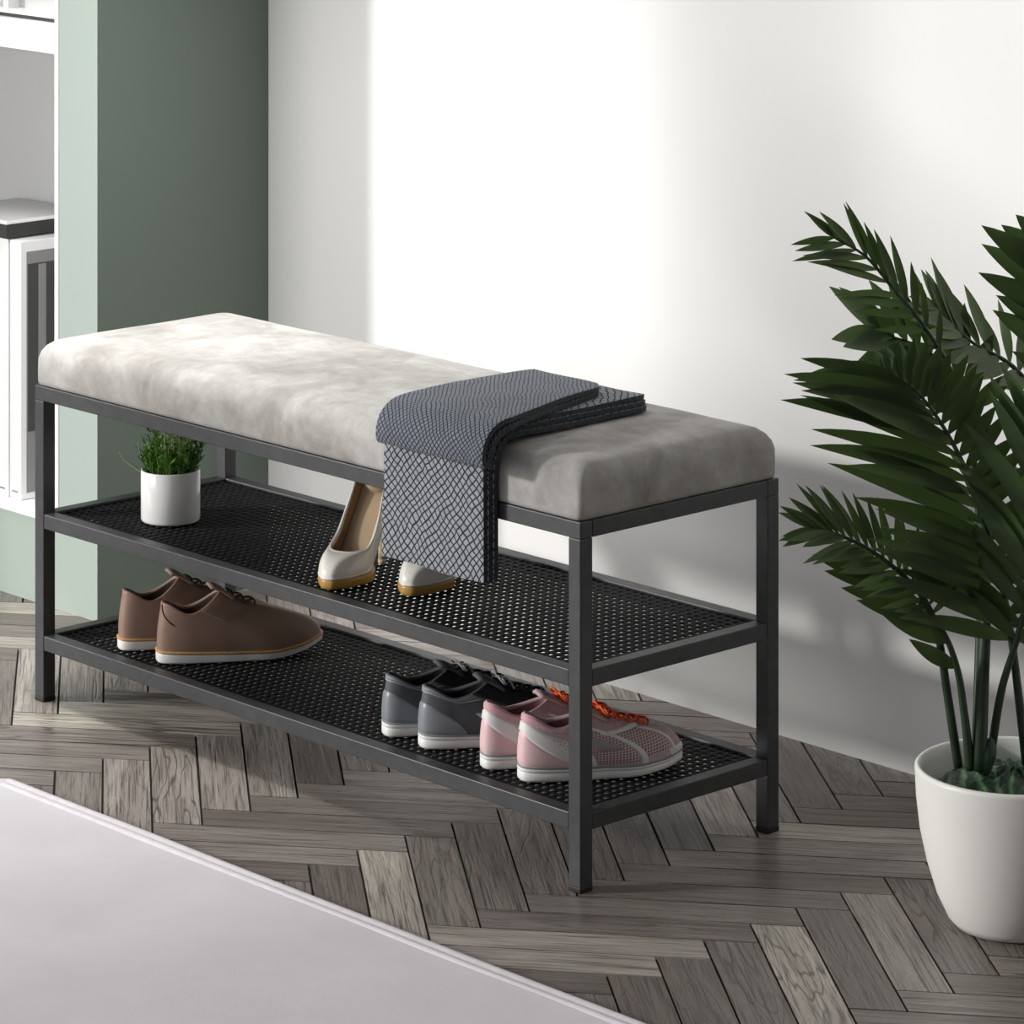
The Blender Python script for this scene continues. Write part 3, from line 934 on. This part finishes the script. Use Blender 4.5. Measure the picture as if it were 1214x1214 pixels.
# ------------------------------------------------------------------ palm in the white planter
def make_palm():
    t = thing('potted_palm', 'tall dark green palm in a rounded white planter by the wall', 'plant', (.396, .285, 0), 2.3931 - PI/2)
    bm = bmesh.new()
    lathe(bm, [(0, 0), (.060, 0), (.067, .002), (.074, .010), (.086, .035), (.097, .070), (.1045, .105), (.1085, .140), (.1100, .170), (.1098, .1735), (.108, .1755), (.1055, .1755), (.1038, .1735), (.1025, .165), (.100, .13), (.098, .12), (0, .12)], 96)
    obj('planter', bm, M['white_matte'], t, True)
    bm = bmesh.new(); rings = []
    nn = 80
    for k in range(14):
        u = k/13; r = .1005*(1-u) + .0005
        ring = []
        for j in range(nn):
            a = 2*PI*j/nn
            x, y = r*math.cos(a), r*math.sin(a)
            hz = .137 + .030*(1-(r/.1)**2)
            n1 = noise.noise(Vector((x*40, y*40, 2)))
            ridge = abs(math.sin(a*7 + 5*noise.noise(Vector((x*18, y*18, 7))) + r*50))
            hz += .010*n1*(1-u*.5) + .007*ridge*min(1, (1-(r/.1)**2)*3)
            ring.append(Vector((x, y, hz)))
        rings.append(ring)
    loft(bm, rings, True, False, True)
    obj('moss', bm, M['moss'], t, True)
    rnd = random.Random(11)
    def X(u, v, d=0.0): return Vector(((u-1212)/1072, d, 1.021 - v/1072))
    def frond(ctrl, nrm, count, start, llen, lwid, ang=(62, 28), droop=.25, sides=(1, 1), tone=(0, .6), sr=.0052, tipk=.55, curl=0.0, ang2=None, ph=.16):
        """ctrl: stalk through these points (across, depth, up in metres); leaflets from fraction `start` on"""
        P = catmull(ctrl, 10); n = len(P)
        bm = bmesh.new()
        tube(bm, P, [sr*(1 - .8*(i/(n-1))**1.1) for i in range(n)], 8)
        st = obj('stalk', bm, M['stem'], None, True)
        bm = bmesh.new(); cl = bm.loops.layers.color.new('rnd')
        N0 = Vector(nrm).normalized()
        for k in range(count):
            f = k/(count-1); fr = start + (1-start)*f
            x = fr*(n-1); i = min(n-2, int(x)); p = P[i].lerp(P[i+1], x-i)
            T = (P[min(n-1, i+1)] - P[max(0, i-1)]).normalized()
            sd = T.cross(N0).normalized(); nn_ = sd.cross(T).normalized()
            prof = math.sin(PI*(ph + (.90-ph)*f))**.7 if f < .6 else 1 - (1-tipk)*((f-.6)/.4)**1.3
            prof = min(prof, 1) 
            for sg, on in ((1, sides[0]), (-1, sides[1])):
                if not on: continue
                an_ = ang2 if (ang2 and sg > 0) else ang
                A = R(an_[0] + (an_[1]-an_[0])*f)
                jit = rnd.uniform(-.1, .1)
                L_ = llen*on*prof*rnd.uniform(.88, 1.08); W_ = lwid*rnd.uniform(.85, 1.1)*(.65+.35*prof)
                d = (T*math.cos(A+jit) + sd*sg*math.sin(A+jit) + nn_*rnd.uniform(-.02, .22)).normalized()
                col = tone[0] + (tone[1]-tone[0])*rnd.random()
                steps = 9; prev = None; q = p.copy()
                dirv = d.copy()
                for m in range(steps+1):
                    u = m/steps
                    wv = W_*max(.1, math.sin(PI*u**.82))**.85 if u < 1 else .0002
                    if u == 0: wv = W_*.10
                    lat = dirv.cross(nn_)
                    lat = lat.normalized() if lat.length > 1e-5 else sd
                    fold = nn_*wv*.16
                    row = [bm.verts.new(q - lat*wv/2 + fold), bm.verts.new(q), bm.verts.new(q + lat*wv/2 + fold)]
                    if prev:
                        for a in (0, 1):
                            fc = bm.faces.new((prev[a], prev[a+1], row[a+1], row[a]))
                            for lp in fc.loops: lp[cl] = (col, col, col, 1)
                    prev = row
                    dirv = (dirv + Vector((0, 0, -1))*droop/steps + T*curl/steps).normalized()
                    q = q + dirv*L_/steps
        o = obj('frond', bm, M['palm'], t, True)
        st.parent = o
        return o
    # big frond facing the viewer, long leaflets sweeping left
    frond([X(1226, 905, 0), X(1214, 820, -.02), X(1203, 745, -.035), X(1186, 660, -.045), X(1158, 570, -.055), X(1125, 500, -.06), X(1088, 450, -.06), X(1050, 428, -.05)],
          (.15, -.95, .3), 26, .28, .192, .0205, (52, 24), .24, (.40, 1), (0, .4), tipk=.36, ang2=(78, 46), ph=.28)
    # upper arching frond with slim leaflets
    frond([X(1172, 905, .02), X(1176, 720, .02), X(1166, 560, .01), X(1140, 450, 0), X(1100, 380, -.02), X(1068, 340, -.03), X(1032, 297, -.04), X(994, 273, -.05)],
          (.1, -.95, .3), 11, .50, .092, .0098, (44, 26), .12, (.9, 1), (0, .35), tipk=.62, ang2=(26, 12))
    # frond leaning back to the upper left, lighter
    frond([X(1170, 905, .03), X(1180, 720, .06), X(1190, 580, .08), X(1165, 480, .08), X(1115, 430, .07), X(1060, 405, .05)],
          (-.2, -.8, .6), 9, .55, .095, .025, (62, 24), .05, (1, 1), (.35, 1), tipk=.85)
    # upper right, leaving the frame, broad dark leaflets
    frond([X(1232, 905, 0), X(1268, 700, -.02), X(1296, 540, -.03), X(1294, 430, -.04), X(1274, 350, -.04), X(1254, 290, -.04)],
          (-.3, -.9, .3), 9, .48, .125, .030, (60, 24), .10, (1, 1), (0, .3), tipk=.5)
    # crossing frond behind, running up to the left from the right edge
    frond([X(1236, 905, .05), X(1272, 700, .08), X(1272, 530, .09), X(1226, 456, .08), X(1168, 418, .07), X(1128, 378, .06)],
          (.1, -.6, .8), 12, .55, .085, .017, (60, 30), .08, (1, 1), (.3, 1), tipk=.6)
    # low left frond with short slim leaflets
    frond([X(1144, 905, -.01), X(1129, 815, -.03), X(1115, 738, -.05), X(1096, 690, -.07), X(1064, 654, -.08), X(1025, 624, -.09), X(990, 606, -.10), X(972, 602, -.10)],
          (-.1, -.75, .65), 20, .36, .074, .0115, (54, 22), .10, (1, 1), (.2, .9), tipk=.6)
    # lowest frond, broad leaflets on its lower side
    frond([X(1157, 905, -.02), X(1149, 840, -.03), X(1138, 778, -.045), X(1118, 728, -.055), X(1085, 690, -.06), X(1050, 668, -.06)],
          (-.2, -.85, .4), 6, .40, .105, .024, (42, 16), .05, (0, 1), (0, .3), tipk=.75)
    # right-hand fronds, leaflets reaching into the middle
    frond([X(1182, 905, 0), X(1192, 810, -.03), X(1206, 740, -.06), X(1226, 640, -.09), X(1250, 540, -.11), X(1280, 470, -.11)],
          (-.35, -.85, .35), 16, .40, .150, .024, (56, 30), .30, (1, 1), (0, .45), tipk=.6)
    frond([X(1240, 905, .03), X(1262, 760, .05), X(1290, 640, .06), X(1320, 560, .05), X(1360, 520, .03)],
          (-.2, -.7, .7), 11, .36, .12, .024, (66, 30), .25, (1, 1), (.1, .6), tipk=.6)
    # slim bare stalks still unfolding
    for ctrl, w in (([X(1167, 905, -.02), X(1170, 800, -.03), X(1175, 710, -.02), X(1174, 620, 0)], .0085),):
        P = catmull(ctrl, 8); bm = bmesh.new()
        tube(bm, P, [w*(1 - .45*i/len(P)) for i in range(len(P))], 8)
        obj('young_stalk', bm, M['stem'], t, True)
    # sheath leaf beside the stalks
    bm = bmesh.new(); P = catmull([X(1172, 910, -.02), X(1178, 885, -.022), X(1181, 866, -.02)], 5)
    tube(bm, P, [.006, .007, .008, .0085, .009, .009, .0085, .0075, .006, .004, .001], 10)
    obj('sheath', bm, M['stem'], t, True)
make_palm()

# ------------------------------------------------------------------ rug
def make_rug():
    x0, x1, y0, y1 = -.788, 1.5, -1.7, -.241
    th = .009
    bm = bmesh.new(); nx, ny = 90, 50
    def hgt(x, y): return .0014*noise.noise(Vector((x*5, y*5, 0))) + th
    hem = .024
    G = [[bm.verts.new((x0+hem + (x1-x0-2*hem)*i/nx, y0+hem + (y1-y0-2*hem)*j/ny, 0)) for i in range(nx+1)] for j in range(ny+1)]
    for r in G:
        for v in r: v.co.z = hgt(v.co.x, v.co.y)
    for j in range(ny):
        for i in range(nx): bm.faces.new((G[j][i], G[j][i+1], G[j+1][i+1], G[j+1][i]))
    o = obj('rug', bm, M['rug'], None, True)
    tag(o, 'pale lilac-grey flat rug lying on the wooden floor before the bench', 'rug')
    # padded hem round the border: profile swept round the rectangle
    bm = bmesh.new()
    prof = [(.0, .001), (-.001, .005), (.002, .0105), (.007, .0125), (.012, .0118), (.0145, .0098), (.017, .0112), (.021, .0112), (.024, .0095), (.026, .006)]
    path = []
    def lin(a, b, n):
        for i in range(n): path.append((Vector(a).lerp(Vector(b), i/n)))
    c = .03
    lin((x0+c, y1), (x1-c, y1), 90); lin((x1-c, y1), (x1, y1-c), 4); lin((x1, y1-c), (x1, y0+c), 40); lin((x1, y0+c), (x1-c, y0), 4)
    lin((x1-c, y0), (x0+c, y0), 60); lin((x0+c, y0), (x0, y0+c), 4); lin((x0, y0+c), (x0, y1-c), 40); lin((x0, y1-c), (x0+c, y1), 4)
    ctr = Vector(((x0+x1)/2, (y0+y1)/2))
    rings = []
    for p in path:
        # inward direction by nearest side, blended at the corners
        dx = min(1, max(0, (c*1.2 - (p.x-x0))/c)) - min(1, max(0, (c*1.2 - (x1-p.x))/c))
        dy = min(1, max(0, (c*1.2 - (p.y-y0))/c)) - min(1, max(0, (c*1.2 - (y1-p.y))/c))
        d = Vector((dx, dy)); d.normalize()
        wv = .0012*noise.noise(Vector((p.x*6, p.y*6, 3)))
        rings.append([Vector((p.x + d.x*(a+wv), p.y + d.y*(a+wv), z)) for a, z in prof])
    rings.append(rings[0])
    loft(bm, rings, False)
    tag(obj('hem', bm, M['rug_hem'], o, True), 'padded pale hem')
make_rug()

# ------------------------------------------------------------------ built-in bookcase and what stands in it
def make_bookcase():
    x0, x1, yf, yb = -2.32, NX, GY - .002, .462
    t = thing('bookcase', 'white bookcase set into the sage green wall', 'bookcase', ((x0+x1)/2, yf, NZ0))
    def P(name, a, m): 
        o = obj(name, boxbm(*a, bev=.001), m, t); o.location = -t.location; return o
    P('side_panel', (x1-.009, x1, yf, yb, NZ0, 2.4), M['white_board'])
    P('side_panel', (x0, x0+.009, yf, yb, NZ0, 2.4), M['white_board'])
    P('back_panel', (x0+.009, x1-.009, yb-.006, yb, NZ0, 2.4), M['back_board'])
    P('bottom_board', (x0+.009, x1-.009, yf, yb-.006, NZ0, NZ0+.014), M['white_board'])
    for z in (.806, 1.35, 1.9):
        P('shelf', (x0+.009, x1-.009, yf, yb-.006, z, z+.044), M['white_board'])
    P('top_board', (x0+.009, x1-.009, yf, yb-.006, 2.38, 2.4), M['white_board'])
    return t
make_bookcase()
bz = NZ0 + .0145
def binder(x, lab):
    """upright file: white spine to the front, charcoal side with a pale frame"""
    t = thing('binder', lab, 'binder', (x, GY + .012, bz), 0, 'white binders at the bottom of the bookcase')
    w, d, h = .028, .145, .382
    bm = bmesh.new(); box(bm, 0, w, 0, d, 0, h, bev=.0015)
    obj('case', bm, M['white_board'], t)
    bm = bmesh.new(); box(bm, w-.0004, w+.0008, .010, d-.006, .01, h-.016)
    s = obj('side_cover', bm, M['midgrey'], t)
    obj('side_sheet', boxbm(w+.0004, w+.0014, .012, d-.008, .10, h-.034), M['charcoal'], s)
    obj('side_sheet_fold', boxbm(w+.0012, w+.0020, .030, .044, .12, h-.036), M['midgrey'], s)
    obj('finger_slot', boxbm(w+.0004, w+.0016, .030, .052, .028, .055), M['charcoal'], s)
    obj('spine_label', boxbm(.006, w-.008, -.0008, .0006, .010, .0125), M['midgrey'], t)
    return t
first = binder(-1.536, 'white binder with charcoal side nearest the green wall in the bookcase')
b2 = binder(-1.5685, 'white binder standing second from the green wall, only its spine edge showing')

t = thing('file_box', 'flat black box with white lid lying across the tops of the binders', 'box', (-1.60, GY + .006, bz + .3835))
obj('case', boxbm(-.11, .064, 0, .146, 0, .021, bev=.001), M['black'], t)
obj('lid', boxbm(-.111, .065, -.001, .147, .021, .026, bev=.001), M['white_board'], t)
obj('lid_sheet', boxbm(-.109, .063, .001, .145, .0258, .0264), M['grey_board'], t)

t = thing('magazine_tray', 'white framed tray with grey front and black base on the upper shelf', 'tray', (-1.49, GY + .010, .8505))
obj('base', boxbm(-.14, .082, 0, .145, 0, .005), M['black'], t)
bm = bmesh.new()
box(bm, -.14, .082, .0, .145, .005, .012); box(bm, .070, .082, 0, .145, .012, .24); box(bm, -.06, -.048, 0, .145, .012, .24); box(bm, -.14, .082, 0, .145, .24, .252)
obj('frame', bm, M['white_board'], t)
obj('panel', boxbm(-.139, .070, .02, .024, .012, .24), M['grey_board'], t)

# ------------------------------------------------------------------ light
w = bpy.data.worlds.new('World'); S.world = w; w.use_nodes = True
bg = w.node_tree.nodes['Background']
wt = w.node_tree
tc = wt.nodes.new('ShaderNodeTexCoord'); dt = wt.nodes.new('ShaderNodeVectorMath'); dt.operation = 'DOT_PRODUCT'
wt.links.new(tc.outputs['Generated'], dt.inputs[0]); dt.inputs[1].default_value = Vector((-.8, -.55, .12)).normalized()
mr = wt.nodes.new('ShaderNodeMapRange'); wt.links.new(dt.outputs['Value'], mr.inputs['Value'])
for k_, v_ in (('From Min', -.35), ('From Max', .9), ('To Min', .03), ('To Max', .52)): mr.inputs[k_].default_value = v_
wt.links.new(mr.outputs[0], bg.inputs['Strength'])
bg.inputs['Color'].default_value = (.95, .97, 1, 1)

def lamp(name, kind, loc, aim, energy, **k):
    d = bpy.data.lights.new(name, kind); d.energy = energy
    for a, v in k.items(): setattr(d, a, v)
    o = bpy.data.objects.new(name, d); C.objects.link(o); o.location = loc
    o.rotation_euler = (Vector(aim) - Vector(loc)).to_track_quat('-Z', 'Y').to_euler()
    return o
sd = Vector((.605, .796, -.31))
lamp('sun', 'SUN', (-3, -4, 3), Vector((-3, -4, 3)) + sd, 2.95, angle=R(4.8), color=(1, .985, .96))
lamp('window_light', 'AREA', (-1.6, -2.0, .9), (-.4, .1, .2), 19, size=1.0, color=(1, .99, .98))

lamp('cushion_fill_light', 'AREA', (-.86, -.02, 1.75), (-.98, .10, .48), 5.0, size=.4, spread=R(75), color=(1, .995, .985))  # added fill from above for the cushion's left end, no real fixture

# ------------------------------------------------------------------ camera
cd = bpy.data.cameras.new('Camera'); cam = bpy.data.objects.new('Camera', cd); C.objects.link(cam)
cam.location = (3.0929, -2.978, 1.4511)
cam.rotation_euler = (PI/2, 0, 2.3931 - PI/2)
cd.sensor_width = 36; cd.sensor_fit = 'HORIZONTAL'
cd.lens = 4501.89/1214*36
cd.shift_y = -(607 + 461.37)/1214
cd.clip_start = .05; cd.clip_end = 100
S.camera = cam
S.view_settings.view_transform = 'Standard'
S.view_settings.look = 'None'
S.view_settings.exposure = 0
